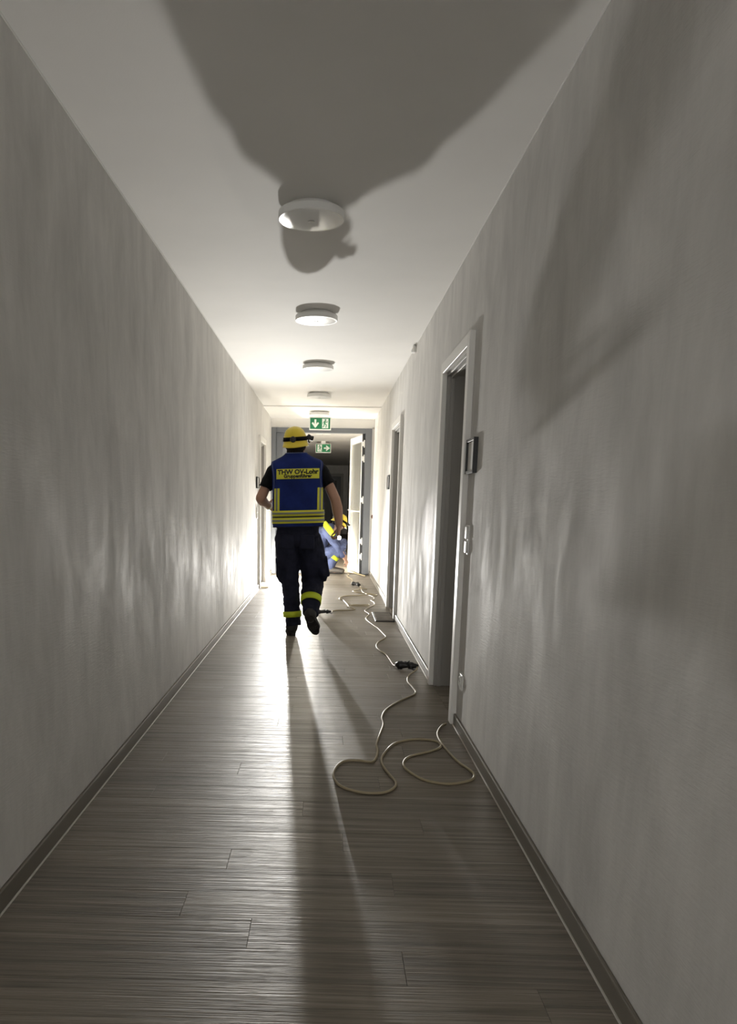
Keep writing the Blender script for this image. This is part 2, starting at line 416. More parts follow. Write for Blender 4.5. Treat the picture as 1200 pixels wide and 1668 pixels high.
# ------------------------------------------------------------------ ceiling lamps
LAMPS = [(-0.102, 3.810), (-0.108, 5.802), (-0.124, 7.846), (-0.136, 9.889), (-0.155, 11.759), (-.13, 15.2), (-.14, 17.9)]
LLAB = ['round white ceiling lamp nearest the camera, caught in the shadow of a head',
        'round white ceiling lamp second from the camera, under the bright ceiling',
        'round white ceiling lamp third from the camera, small and flat',
        'round white ceiling lamp fourth from the camera, before the exit sign',
        'round white ceiling lamp just above and behind the exit sign with a down arrow',
        'round white ceiling lamp beyond the fire door, above the sign with a sideways arrow',
        'round white ceiling lamp deepest in the far corridor, behind the sign with a sideways arrow']
for i, (x, y) in enumerate(LAMPS):
    zc = H if not 11.2 < y < YE else H-.014
    t = thing('ceiling_lamp', (x, y, zc), LLAB[i], 'lamp', 'round ceiling lamps along the corridor')
    bm = BM(); lathe(bm, [(.115, 0), (.115, -.012), (.11, -.016)], (x, y, zc), n=40); obj('base', bm, M_WHITE, t, True)
    bm = BM(); lathe(bm, [(.10, -.014), (.144, -.016), (.150, -.021), (.150, -.050), (.1475, -.053), (.141, -.053)], (x, y, zc), n=56); obj('housing', bm, M_WHITE, t)
    bm = BM(); lathe(bm, [(.141, -.0525), (.12, -.0545), (.08, -.0562), (.03, -.0572), (0, -.0574)], (x, y, zc), n=56, cap=False); df = obj('diffuser', bm, M_DIFF, t, True)
    bm = BM(); lathe(bm, [(.016, -.0565), (.016, -.0590), (.010, -.060), (0, -.060)], (x, y, zc), n=20); obj('screw_cap', bm, M_STEEL, df, True, label='small grey centre cap')

# ------------------------------------------------------------------ signs and wall fittings
def prism(bm, pts, y0, y1):
    a = [bm.verts.new((x, y0, z)) for x, z in pts]; b = [bm.verts.new((x, y1, z)) for x, z in pts]
    bm.faces.new(a); bm.faces.new(b[::-1]); n = len(pts)
    for i in range(n): bm.faces.new((a[i], a[(i+1) % n], b[(i+1) % n], b[i]))
    bmesh.ops.triangulate(bm, faces=[f for f in bm.faces if len(f.verts) > 4])
def bar(bm, p, q, w, y0, y1):
    p, q = Vector(p), Vector(q); d = (q-p).normalized(); n = Vector((-d.y, d.x))*w/2; y0 -= (len(bm.verts) % 64)*.000004
    prism(bm, [(p+n)[:], (q+n)[:], (q-n)[:], (p-n)[:]], y0, y1)
def exit_sign(x0, x1, z0, z1, y, label, mirror, deg):
    cx, cz = (x0+x1)/2, (z0+z1)/2; w, h = x1-x0, z1-z0
    t = thing('exit_sign', (cx, y, z0), label, 'sign')
    bm = BM(); box(bm, (x0, y, z0), (x1, y+.035, z1), .003); obj('housing', bm, M_WHITE, t)
    if z1 < H-.03:
        bm = BM(); box(bm, (cx-.05, y+.012, z1-.004), (cx+.05, y+.024, H), .001); obj('hanger', bm, M_WHITE, t)
    gx0, gx1, gz0, gz1 = x0+.014, x1-.014, z0+.016, z1-.008
    bm = BM(); box(bm, (gx0, y-.003, gz0), (gx1, y+.002, gz1)); obj('panel', bm, M_GREEN, t, label='green sign face')
    f = -1 if mirror else 1
    hh = gz1-gz0; px = cx+f*w*.235; pw = w*.145
    bm = BM(); box(bm, (px-pw, y-.0042, gz0+.012), (px+pw, y-.002, gz1-.010)); obj('doorway', bm, M_SIGNW, t)
    bm = BM(); ac, an, asz = math.cos(math.radians(deg)), math.sin(math.radians(deg)), hh*.74
    ap = lambda x, z: (cx-f*w*.22+asz*(x*ac-z*an), (gz0+gz1)/2+asz*(x*an+z*ac))
    bar(bm, ap(0, .5), ap(0, -.34), .24*asz, y-.0040, y-.002); bar(bm, ap(.39, .10), ap(-.065, -.475), .22*asz, y-.0042, y-.002); bar(bm, ap(-.39, .10), ap(.065, -.475), .22*asz, y-.0044, y-.002)
    obj('arrow', bm, M_SIGNW, t)
    bm = BM(); S = hh*.98; oz = (gz0+gz1)/2; Y0_, Y1_ = y-.0056, y-.0040
    q = lambda a, b: (px+f*a*S, oz+b*S)
    lathe(bm, [(0, 0), (.075*S, 0), (.075*S, .0014), (0, .0014)], (q(.02, .33)[0], Y1_, q(.02, .33)[1]), (0, -1, 0), 14)
    bar(bm, q(-.02, .24), q(-.07, -.04), .13*S, Y0_, Y1_)
    bar(bm, q(0, .2), q(.17, .1), .055*S, Y0_, Y1_); bar(bm, q(.17, .1), q(.22, .22), .05*S, Y0_, Y1_)
    bar(bm, q(-.03, .2), q(-.2, .12), .055*S, Y0_, Y1_); bar(bm, q(-.2, .12), q(-.22, -.02), .05*S, Y0_, Y1_)
    bar(bm, q(-.06, -.02), q(.12, -.13), .075*S, Y0_, Y1_); bar(bm, q(.12, -.13), q(.06, -.38), .06*S, Y0_, Y1_)
    bar(bm, q(-.09, -.03), q(-.13, -.26), .07*S, Y0_, Y1_); bar(bm, q(-.13, -.26), q(-.26, -.34), .06*S, Y0_, Y1_)
    obj('running_figure', bm, M_GREEN, t)
    return t
exit_sign(-.322, .021, 2.294, 2.485, 12.55, 'green and white exit sign with a down arrow above the grey fire door', False, 0)
exit_sign(-.301, .040, 2.245, 2.438, 17.5, 'green and white exit sign with a sideways arrow, seen through the fire door', True, 90)

def nameplate(x, s, y0, y1, z0, z1, label):
    t = thing('nameplate', (x, (y0+y1)/2, z0), label, 'nameplate', 'door nameplates')
    X = lambda d: x-s*d
    def bx(bm, d0, ya, za, d1, yb, zb, bev=.001):
        xs = sorted((X(d0), X(d1))); box(bm, (xs[0], ya, za), (xs[1], yb, zb), bev)
    bm = BM(); f = .014
    bx(bm, 0, y0, z0, .022, y0+f, z1); bx(bm, 0, y1-f, z0, .022, y1, z1); bx(bm, 0, y0+f, z0, .022, y1-f, z0+f); bx(bm, 0, y0+f, z1-f, .022, y1-f, z1)
    obj('frame', bm, M_BLACK, t)
    bm = BM(); bx(bm, 0, y0+f, z0+f, .012, y1-f, z1-f); obj('card', bm, M_PAPER, t, label='white card')
nameplate(XR, 1, 3.845, 4.055, 1.335, 1.505, 'black framed nameplate with a white card beside the nearest door')
nameplate(XR, 1, 9.18, 9.42, 1.34, 1.503, 'small dark nameplate beside the further door of the wall with two doors')
nameplate(XL, -1, 10.08, 10.36, 1.34, 1.487, 'dark nameplate beside the door opposite, by the raised elbow')

def rocker(x, s, y, z, n, name, label, cat, kind):
    t = thing(name, (x, y, z), label, cat)
    X = lambda d: x-s*d
    def bx(bm, d0, ya, za, d1, yb, zb, bev=.002):
        xs = sorted((X(d0), X(d1))); box(bm, (xs[0], ya, za), (xs[1], yb, zb), bev, seg=2)
    hh = .042 if n == 1 else .075
    bm = BM(); bx(bm, 0, y-.042, z-hh, .010, y+.042, z+hh, .003); obj('plate', bm, M_WHITE, t)
    for k in range(n):
        zc = z if n == 1 else z+(k-.5)*.072
        bm = BM()
        if kind == 'switch': bx(bm, .008, y-.03, zc-.031, .017, y+.03, zc+.031, .003); obj('rocker', bm, M_WHITE, t)
        else:
            lathe(bm, [(.029, 0), (.029, .006), (.024, .006), (.022, -.0005), (0, -.0005)], (X(.0095), y, zc), (-s, 0, 0), 28); obj('insert', bm, M_WHITE, t)
            for dy in (-.0095, .0095):
                b = BM(); lathe(b, [(.003, 0), (.003, .001), (0, .001)], (X(.0102), y+dy, zc), (-s, 0, 0), 10); obj('pin_hole', b, M_BLACK, t)
rocker(XR, 1, 3.975, 1.005, 2, 'light_switch', 'white double light switch below the black framed nameplate', 'switch', 'switch')
rocker(XR, 1, 3.93, .27, 1, 'wall_socket', 'white wall socket low beside the nearest door casing', 'socket', 'socket')
rocker(XL, -1, 10.17, 1.025, 2, 'light_switch', 'pale light switch by the door opposite, next to the elbow', 'switch', 'switch')
t = thing('motion_sensor', (XR, 6.9, 2.44), 'small white sensor high up where wall meets ceiling', 'sensor')
bm = BM(); box(bm, (XR-.028, 6.86, 2.44), (XR, 6.94, 2.498), .006, seg=2); obj('housing', bm, M_WHITE, t)
bm = BM(); ell(bm, (XR-.026, 6.9, 2.455), (.014, .026, .018)); obj('lens', bm, M_DIFF, t, True)
t = thing('door_contact', (XR, 12.58, .93), 'small brown fitting on the wall next to the fire door', 'fitting')
bm = BM(); box(bm, (XR-.02, 12.56, .93), (XR, 12.60, .985), .003); obj('body', bm, mat('brown plastic', (.12, .05, .03), .5), t)
bm = BM(); box(bm, (XR-.024, 12.57, .945), (XR-.019, 12.59, .968), .002); obj('button', bm, M_BLACK, t)

# ------------------------------------------------------------------ mats, cables, connectors
def door_mat(x0, x1, y0, y1, m, label):
    t = thing('door_mat', ((x0+x1)/2, (y0+y1)/2, 0), label, 'mat')
    bm = BM(); box(bm, (x0, y0, 0), (x1, y1, .010), .004, seg=2); obj('rubber_edge', bm, M_BLACK if m is M_MAT else m, t)
    bm = BM(); nx = 28
    box(bm, (x0+.012, y0+.012, .008), (x1-.012, y1-.012, .013), .002)
    for i in range(nx):
        y = lerp(y0+.02, y1-.02, (i+.5)/nx); box(bm, (x0+.014, y-.006, .011), (x1-.014, y+.006, .0155), .002)
    p = obj('pile', bm, m, t)
door_mat(.500, .70, 7.68, 8.32, M_MAT, 'grey ribbed door mat in front of the further door casing')
door_mat(-.915, -.80, 10.60, 11.09, M_MATY, 'small pale yellowish mat at the foot of the door opposite')

def cable(name, pts, r, m, label, group, z=None, k=6):
    P = [(p[0], p[1], p[2] if len(p) > 2 else r) for p in pts]
    bm = BM(); tube(bm, P, r, n=8, k=k)
    return tag(obj(name, bm, m, smooth=True), label, 'cable', group)
G = 'pale extension cables lying along the floor'
near = [(.664, 4.045), (.640, 4.01), (.607, 3.917), (.590, 3.82), (.594, 3.656), (.627, 3.429), (.663, 3.315), (.671, 3.252), (.642, 3.182), (.538, 3.131), (.439, 3.176), (.381, 3.289), (.371, 3.387), (.413, 3.485), (.516, 3.565), (.576, 3.635), (.573, 3.724), (.479, 3.758), (.363, 3.689), (.29, 3.513), (.271, 3.406), (.282, 3.29), (.312, 3.153), (.305, 3.08), (.254, 3.015), (.165, 3.009), (.08, 3.073), (.047, 3.189), (.059, 3.308), (.097, 3.394), (.168, 3.41), (.222, 3.392), (.248, 3.448), (.264, 3.566), (.264, 3.662), (.294, 3.839), (.322, 4.009), (.325, 4.154), (.365, 4.325), (.454, 4.514), (.571, 4.706), (.573, 4.868), (.559, 5.041), (.587, 5.229), (.650, 5.36, .016), (.664, 5.41, .026)]
cable('extension_cable', near, .006, M_CABLE, 'pale cable looping across the floor in front of the nearest door', G)
mid = [(.515, 5.49, .016), (.506, 5.569), (.493, 5.80), (.48, 5.949), (.446, 6.098), (.426, 6.296), (.458, 6.514), (.536, 6.751), (.528, 6.945), (.497, 7.254), (.47, 7.399), (.414, 7.83), (.463, 8.166), (.429, 8.421), (.485, 8.681), (.56, 8.928), (.575, 9.179), (.547, 9.351), (.592, 9.478), (.595, 9.728), (.546, 9.917), (.488, 10.217), (.481, 10.62), (.476, 10.86, .014)]
cable('extension_cable', mid, .006, M_CABLE, 'wavy pale cable running from the black coupling past the grey mat', G)
far = [(.362, 11.14, .014), (.375, 11.5), (.393, 11.933), (.330, 12.40), (.37, 12.70), (.345, 12.80)]
cable('extension_cable', far, .006, M_CABLE, 'pale cable running from the small coupling through the fire door', G)
loop = [(.062, 8.19, .016), (.072, 8.36), (.12, 8.43), (.226, 8.442), (.309, 8.503), (.319, 8.579), (.268, 8.72), (.252, 8.884), (.212, 9.301), (.165, 9.44), (.196, 9.668), (.305, 9.814), (.42, 9.83), (.535, 9.85, .019), (.63, 9.86), (.655, 9.93), (.598, 10.02), (.475, 10.11), (.356, 10.303), (.42, 10.45), (.47, 10.56, .019), (.56, 10.60)]
cable('extension_cable', loop, .006, M_CABLE, 'dark edged cable in flat bends leading to the black plug by the lifted boot', G)
loop2 = [(.285, 8.80, .018), (.33, 8.92), (.43, 8.93), (.50, 8.86, .019), (.47, 8.75, .018), (.36, 8.80, .008), (.275, 8.72, .019), (.24, 8.70)]
cable('extension_cable', loop2, .0055, M_CABLE, 'thin cable loop lying across the bent cable between plug and mat', G)
hose = [(.375, 13.30), (.42, 13.08), (.50, 12.86), (.56, 12.66), (.62, 12.45)]
cable('extension_cable', hose, .011, M_CABLE, 'thicker pale lead lying slantwise over the threshold of the fire door', G)

def coupling(a, b, label, big=1.0):
    """black rubber plug and socket with lid, lying on the floor from a to b"""
    a, b = Vector((*a, 0)), Vector((*b, 0)); d = (b-a).normalized(); n = Vector((-d.y, d.x, 0)); L = (b-a).length
    t = thing('cable_coupling', (a.x, a.y, 0), label, 'connector')
    z = Vector((0, 0, .031*big)); P = lambda u, v=0, w=0: a+d*u*L+n*v+z+Vector((0, 0, w))
    bm = BM(); lathe(bm, [(.012*big, 0), (.02*big, .012*big), (.030*big, .02*big), (.031*big, .045*big), (.024*big, .055*big), (.018*big, .10*L/.15), (.017*big, .105*L/.15)], P(0), d, 20); obj('socket', bm, M_BLACK, t, True)
    bm = BM(); lathe(bm, [(.018*big, 0), (.027*big, .004), (.027*big, .03*big), (.019*big, .045*big), (.011*big, .075*big)], P(.62), d, 20); obj('plug', bm, M_BLACK, t, True)
    bm = BM(); q = P(.55, .012*big, .018*big); ell(bm, q, (.026*big, .020*big, .006*big), rotz(math.degrees(math.atan2(d.y, d.x))) @ roty(-35)); tube(bm, [P(.38, .006, .016*big), P(.47, .01, .022*big), q], .005*big, n=8)
    obj('hinged_lid', bm, M_BLACK, t, True)
    bm = BM(); tube(bm, [P(.7, -.02*big, .01*big), P(.8, -.034*big, -.012*big), P(.95, -.03*big, -.024*big), P(1.02, -.012*big, -.02*big)], .004*big, n=8); obj('retaining_strap', bm, M_BLACK, t, True)
coupling((.512, 5.465), (.655, 5.43), 'black rubber coupling joining two pale cables near the baseboard')
coupling((-.10, 8.13), (.06, 8.19), 'black plug on the floor just behind the lifted boot', .8)
coupling((.372, 11.12), (.49, 10.90), 'small brownish coupling on the floor in front of the fire door', .9)

# ------------------------------------------------------------------ work light behind the walking man
def work_light(lx, ly, label, glow):
    t = thing('work_light', (lx, ly, 0), label, 'lamp', 'work lights on the floor')
    bm = BM()
    for s in (-1, 1): tube(bm, [(lx+s*.085, ly-.08, .010), (lx+s*.085, ly+.09, .010)], .009, n=10); tube(bm, [(lx+s*.085, ly, .012), (lx+s*.088, ly, .035), (lx+s*.070, ly, .055)], .008, n=10)
    tube(bm, [(lx-.085, ly+.085, .010), (lx+.085, ly+.085, .010)], .009, n=10)
    obj('stand', bm, M_BLACK, t, True)
    bm = BM(); box(bm, (lx-.07, ly-.02, .022), (lx+.07, ly+.05, .075), .01, seg=2); obj('battery_box', bm, M_HELM, t)
    bm = BM(); lathe(bm, [(0, 0), (.030, 0), (.036, .012), (.037, .04), (.030, .065), (.016, .078), (0, .080)], (lx, ly+.02, .075), n=28); obj('glowing_dome', bm, glow, t, True, label='glowing frosted dome')
    return t
LX, LY, LZ_ = -.665, 12.0, .125
t = work_light(LX, LY, 'bright work light by the fixed door leaf, hidden behind the walking person', M_GLOW)
sd = bpy.data.lights.new('beam', 'SPOT'); sd.energy = LAMP_SPOT; sd.spot_size = math.radians(80); sd.spot_blend = 1.0; sd.shadow_soft_size = .03; sd.color = (1, .98, .93)
so = bpy.data.objects.new('beam', sd); COL.objects.link(so); so.parent = t
so.location = (0, -.045, LZ_)
so.rotation_euler = Vector((0.08, -1, .12)).to_track_quat('-Z', 'Y').to_euler()
work_light(-.27, 13.75, 'second work light, added unseen beyond the fire door to light the far ceiling', M_GLOW2)  # assumed lamp, added to light the far ceiling and the glazed leaf

#PEOPLE#
# ------------------------------------------------------------------ people
def sgn_pow(c, e): return math.copysign(abs(c)**e, c)
def hand(bm, wrist, palm_dir, across, normal, s=1.0, curl=35, thumb=1, spread=.0, curls=None):
    """palm + four unequal bent fingers + thumb from the side of the palm, as closed tubes for a remesh.
    palm_dir: wrist to knuckles; across: towards the index finger; normal: out of the palm's inside"""
    w = Vector(wrist); d = Vector(palm_dir).normalized(); a = Vector(across); a = (a-d*a.dot(d)).normalized(); n = Vector(normal); n = (n-d*n.dot(d)-a*n.dot(a)).normalized()
    K = w+d*.085*s
    tube(bm, [w-d*.02*s, w+d*.03*s, w+d*.065*s, K], [(.028*s, .020*s), (.036*s, .019*s), (.041*s, .017*s), (.039*s, .014*s)], side=a, n=14)
    for i, (u, L, r) in enumerate(((.029, .078, .0090), (.010, .086, .0095), (-.010, .080, .0090), (-.028, .062, .0080))):
        p = w+d*.080*s+a*u*s; c = curls[i] if curls else curl
        pts = [p-d*.02*s, p]; dd = d+a*spread*(u/.03); dd.normalize(); ang = 0
        for f, seg in ((.6, .44), (1.0, .31), (.8, .25)):
            ang += math.radians(c)*f
            pts.append(pts[-1]+(dd*math.cos(ang)+n*math.sin(ang))*L*seg*s)
        tube(bm, pts, [r*1.1*s, r*1.05*s, r*s, r*.92*s, r*.8*s], side=a, n=10, k=3)
    p = w+d*.022*s+a*.030*s
    q1 = p+(d*.5+a*.75+n*.45).normalized()*.040*s; q2 = q1+(d*.8+a*.25*thumb+n*.6).normalized()*.033*s; q3 = q2+(d*.8-a*.1+n*.75).normalized()*.027*s
    tube(bm, [p-a*.015*s, p, q1, q2, q3], [.014*s, .0145*s, .0115*s, .0105*s, .0085*s], side=d, n=10, k=3)
def head(bm, c, R, s=1.0):
    """skull, jaw, nose, brow, ears, lips; R turns (x right, y face, z up) into the world"""
    P = lambda x, y, z: Vector(c)+R @ Vector((x*s, y*s, z*s))
    ell(bm, P(0, -.008, .035), (.076*s, .098*s, .090*s), R); ell(bm, P(0, .022, -.035), (.062*s, .070*s, .080*s), R)
    ell(bm, P(0, .058, -.088), (.030*s, .026*s, .024*s), R)
    tube(bm, [P(0, .088, .018), P(0, .104, -.012), P(0, .110, -.026)], [.009*s, .013*s, .016*s], n=10); ell(bm, P(0, .098, -.030), (.020*s, .012*s, .010*s), R)
    tube(bm, [P(-.045, .080, .032), P(0, .094, .034), P(.045, .080, .032)], [.010*s, .010*s, .010*s], n=8)
    ell(bm, P(0, .088, -.058), (.026*s, .012*s, .006*s), R); ell(bm, P(0, .086, -.069), (.022*s, .012*s, .007*s), R)
    for k in (-1, 1):
        ell(bm, P(k*.078, -.008, -.010), (.010*s, .019*s, .032*s), R); ell(bm, P(k*.038, .060, -.028), (.026*s, .022*s, .024*s), R)
def eyes(c, R, parent, s=1.0):
    M = mat('eye', (.7, .7, .68), .2)
    for k in (-1, 1):
        b = BM(); ell(b, Vector(c)+R @ Vector((k*.031*s, .076*s, .010*s)), (.0125*s, .0115*s, .0115*s), R, 14, 10); e = obj('eye', b, M, parent, True)
        b = BM(); ell(b, Vector(c)+R @ Vector((k*.031*s, .0855*s, .010*s)), (.0055*s, .0025*s, .0055*s), R, 12, 8); obj('iris', b, M_BLACK, e, True)
def noisefold(amp, sc, stretch=(1, 1, 1), seed=0):
    o = Vector((seed*3.1, seed*1.7, seed*2.3)); S = Vector(stretch)
    def f(p):
        q = Vector((p.x*S.x, p.y*S.y, p.z*S.z))*sc+o
        return amp*(noise.noise(q)+.5*noise.noise(q*2.1))
    return f
def helmet(c, R, parent, s=1.0, lamp_az=60, mat_=None):
    """ribbed shell with brim, black strap with rear buckle, head lamp; c: centre of the brim plane"""
    mat_ = mat_ or M_HELM
    P = lambda x, y, z: Vector(c)+R @ Vector((x*s, y*s, z*s))
    bm = BM(); n = 56; rows = []
    prof = [(1.13, -.012), (1.12, -.004), (1.07, .008), (1.02, .024), (1.0, .045), (.955, .075), (.865, .103), (.73, .126), (.53, .143), (.28, .153), (.10, .156)]
    for j, (r, z) in enumerate(prof):
        row = []
        for i in range(n):
            a = 2*PI*i/n; cx, cy = math.cos(a), math.sin(a)
            rx, ry = .100*r, .122*r
            brim = max(0, 1-j/3.0)
            ry += brim*(.030*max(0, cy)**2+.006*max(0, -cy)); zz = z-brim*(.012*max(0, -cy)**2+.012*max(0, cy)**2)
            rib = .004*max(0, 1-abs(cx)/.22)*(1 if 4 <= j <= 9 else 0)+.002*max(0, 1-abs(abs(cx)-.55)/.12)*(1 if 4 <= j <= 8 else 0)
            row.append(bm.verts.new(P(cx*rx, cy*ry, zz+rib)))
        rows.append(row)
    for a, b in zip(rows, rows[1:]):
        for i in range(n): bm.faces.new((a[i], a[(i+1) % n], b[(i+1) % n], b[i]))
    bm.faces.new(rows[-1])
    bmesh.ops.recalc_face_normals(bm, faces=bm.faces)
    r = bmesh.ops.solidify(bm, geom=bm.faces[:], thickness=.003*s)
    hm = obj('helmet', bm, mat_, parent, True, label='yellow helmet')
    bm = BM(); rs = []
    for i in range(49):
        a = 2*PI*i/48; cx, cy = math.cos(a), math.sin(a)
        z = .052+.004*cy-.010*max(0, cy)
        rs.append([P(cx*.1065, cy*.1285, z-.017), P(cx*.1005, cy*.1225, z+.017), P(cx*.0955, cy*.117, z+.017), P(cx*.100, cy*.122, z-.017)])
    V = [[bm.verts.new(p) for p in q] for q in rs[:-1]]
    for i in range(48):
        a, b = V[i], V[(i+1) % 48]
        for k in range(4): bm.faces.new((a[k], a[(k+1) % 4], b[(k+1) % 4], b[k]))
    st = obj('strap', bm, M_STRAP, hm, True, label='black elastic strap')
    bm = BM(); lathe(bm, [(.023*s, -.004), (.026*s, .004*s), (.023*s, .010*s), (.008*s, .011*s), (0, .011*s)], P(0, -.127, .046), R @ Vector((0, -1, -.05)), 24); obj('buckle', bm, M_BLACK, hm, True, label='round black buckle')
    az = math.radians(lamp_az); dr_ = Vector((math.sin(az), math.cos(az), 0)); dr = R @ dr_
    lc = P(math.sin(az)*.118, math.cos(az)*.14, .055); tn = R @ Vector((math.cos(az), -math.sin(az), 0)); up = R @ Vector((0, 0, 1))
    RR_ = Matrix((tn, dr, up)).transposed()
    bm = BM(); h = Vector((.024, .018, .019))*s; box(bm, lc-h, lc+h, .006*s, rot=RR_, seg=2)
    lathe(bm, [(.019*s, 0), (.021*s, .018*s), (.021*s, .026*s), (.017*s, .026*s)], lc+dr*.014*s-up*.002, (dr-up*.35).normalized(), 20)
    tube(bm, [lc-up*.018*s, lc-up*.030*s-dr*.004, lc-up*.040*s+dr*.006*s], .006*s, n=8)
    tube(bm, [lc+up*.016*s-tn*.012, lc+up*.026*s, lc+up*.018*s+dr*.016*s], .005*s, n=8)
    hl = obj('head_lamp', bm, M_BLACK, hm, label='black head lamp')
    bm = BM(); lathe(bm, [(.017*s, 0), (.010*s, .004*s), (0, .005*s)], lc+dr*.040*s-up*.010*s, (dr-up*.35).normalized(), 18, cap=False); 
    obj('band_edge', bm, M_STEEL, hm, True, label='lamp glass')
    return hm

# --- the walking person, seen from behind
WX, WY = -.27, 6.82
wp = thing('person', (WX, WY, 0), 'person in blue vest and yellow helmet walking away down the corridor', 'person')
I3 = Matrix.Identity(3)
HC = Vector((-.286, 6.85, 1.665)); HR = rotz(-6) @ rotx(-3)
bm = BM()
head(bm, HC, HR)
tube(bm, [(-.283, 6.82, 1.44), (-.284, 6.825, 1.53), (-.285, 6.838, 1.62)], [(.085, .075), (.076, .070), (.072, .070)])
tube(bm, [(-.262, 6.83, .90), (-.262, 6.83, 1.02), (-.265, 6.82, 1.18), (-.272, 6.815, 1.34), (-.278, 6.818, 1.44)], [(.165, .110), (.165, .110), (.170, .108), (.165, .100), (.10, .07)], side=(1, 0, 0), n=24)
R_SH, R_EL, R_WR = (-.068, 6.82, 1.455), (.062, 6.80, 1.205), (.099, 6.845, .975)
L_SH, L_EL, L_WR = (-.472, 6.82, 1.445), (-.588, 6.80, 1.205), (-.530, 7.000, 1.140)
tube(bm, [(-.16, 6.82, 1.46), (-.075, 6.838, 1.435), (-.004, 6.822, 1.34), R_EL], [.042, .044, .044, .045], side=(1, 0, 0))
tube(bm, [R_EL, (.080, 6.815, 1.13), (.095, 6.835, 1.03), R_WR], [(.045, .045), (.048, .046), (.037, .034), (.031, .026)], side=(1, 0, 0))
tube(bm, [(-.38, 6.82, 1.455), (-.465, 6.838, 1.428), (-.530, 6.82, 1.33), L_EL], [.042, .044, .044, .045], side=(1, 0, 0))
tube(bm, [L_EL, (-.578, 6.86, 1.185), (-.555, 6.93, 1.160), L_WR], [(.045, .045), (.047, .046), (.038, .035), (.031, .027)], side=(0, 0, 1))
hand(bm, R_WR, (-.06, .0, -1), (0, .9, -.1), (-1, .15, 0), 1.0, 58)
hand(bm, L_WR, (.45, .85, -.25), (-.2, .3, .95), (1, -.35, .1), 1.0, 40)
LEGL = [(-.345, 6.83, .90), (-.338, 6.84, .72), (-.325, 6.86, .50), (-.312, 6.83, .30), (-.296, 6.815, .09)]
LEGR = [(-.175, 6.83, .90), (-.150, 6.87, .70), (-.122, 6.92, .50), (-.133, 6.79, .34), (-.138, 6.66, .205)]
for LG in (LEGL, LEGR): tube(bm, LG, [.085, .075, .055, .050, .038])
tube(bm, [(-.300, 6.80, .065), (-.308, 6.90, .055), (-.318, 6.98, .045)], [.030, .030, .024])
tube(bm, [(-.138, 6.665, .20), (-.118, 6.705, .14), (-.104, 6.735, .10)], [.026, .026, .02])
link('body', remesh(bm, .0055, 4), wp, M_SKIN, True)
eyes(HC, HR, wp)
# hair below the helmet
bm = BM(); ell(bm, HC+HR @ Vector((0, -.020, .008)), (.092, .094, .094), HR)
tube(bm, [HC+HR @ Vector((-.055, -.066, -.02)), HC+HR @ Vector((0, -.088, -.055)), HC+HR @ Vector((.055, -.066, -.02))], [(.034, .034)]*3)
tube(bm, [HC+HR @ Vector((-.04, -.050, -.065)), HC+HR @ Vector((.04, -.050, -.065))], .034)
link('hair', remesh(bm, .007, 5, noisefold(.004, 60, (1, 1, .4), 2)), wp, M_HAIR, True)
helmet((-.292, 6.85, 1.662), rotz(-6) @ roty(-4) @ rotx(4), wp, 1.0, 74)

# black T-shirt: sleeves and the part under the vest
bm = BM()
tube(bm, [(-.262, 6.83, .98), (-.265, 6.82, 1.18), (-.272, 6.81, 1.34), (-.277, 6.815, 1.44), (-.28, 6.82, 1.525)], [(.180, .122), (.190, .122), (.19, .116), (.14, .088), (.075, .072)], n=28)
tube(bm, [(-.17, 6.835, 1.44), (-.082, 6.835, 1.442), (-.030, 6.828, 1.38), (.008, 6.812, 1.325)], [(.060, .066), (.074, .074), (.064, .070), (.062, .066)], side=(1, 0, .5), rnd=False)
tube(bm, [(-.37, 6.835, 1.44), (-.460, 6.835, 1.434), (-.508, 6.828, 1.37), (-.548, 6.810, 1.290)], [(.060, .066), (.074, .074), (.064, .070), (.062, .066)], side=(1, 0, -.5), rnd=False)
link('t_shirt', remesh(bm, .007, 4, noisefold(.006, 18, (1, 1, .8), 5)), wp, M_TSHIRT, True)

# blue vest: one lofted shell, stripes and badge cut from the same surface
VROW = [  # z, centre x, half width, half depth
    (.968, -.258, .218, .150), (1.00, -.258, .224, .152), (1.12, -.262, .222, .150), (1.25, -.263, .219, .150), (1.33, -.266, .217, .152),
    (1.43, -.270, .218, .150), (1.495, -.273, .226, .134), (1.522, -.275, .220, .116), (1.545, -.279, .168, .096), (1.568, -.281, .120, .088), (1.592, -.283, .090, .082)]
vfold = noisefold(.007, 7, (1, 1, .7), 9)
VFN = .02
def vest_pt(th, z, off=0.0):
    """th: 0 = +x, 90 deg = back (towards the camera)"""
    cx, hw, hd = interp(VROW, z)
    e = .58; c, s = math.cos(th), math.sin(th)
    x = cx+sgn_pow(c, e)*(hw+off); y = 6.822-sgn_pow(s, e)*(hd+off)
    p = Vector((x, y, z+(x-cx)*VFN*2)); k = vfold(p)*(1 if z < 1.5 else .4)
    return p+Vector((c, -s, 0))*k
def vest_th(x, z):
    lo, hi = 0.0, PI
    for _ in range(40):
        m = (lo+hi)/2
        if vest_pt(m, z).x > x: lo = m
        else: hi = m
    return lo
bm = BM(); n = 88; zs = [.968+(1.592-.968)*i/46 for i in range(47)]
rows = [[bm.verts.new(vest_pt(2*PI*i/n, z)) for i in range(n)] for z in zs]
for a, b in zip(rows, rows[1:]):
    for i in range(n): bm.faces.new((a[i], a[(i+1) % n], b[(i+1) % n], b[i]))
bmesh.ops.recalc_face_normals(bm, faces=bm.faces); bmesh.ops.solidify(bm, geom=bm.faces[:], thickness=.004)
vest = obj('vest', bm, M_NAVYV, wp, True, label='dark blue vest with yellow reflective bands')
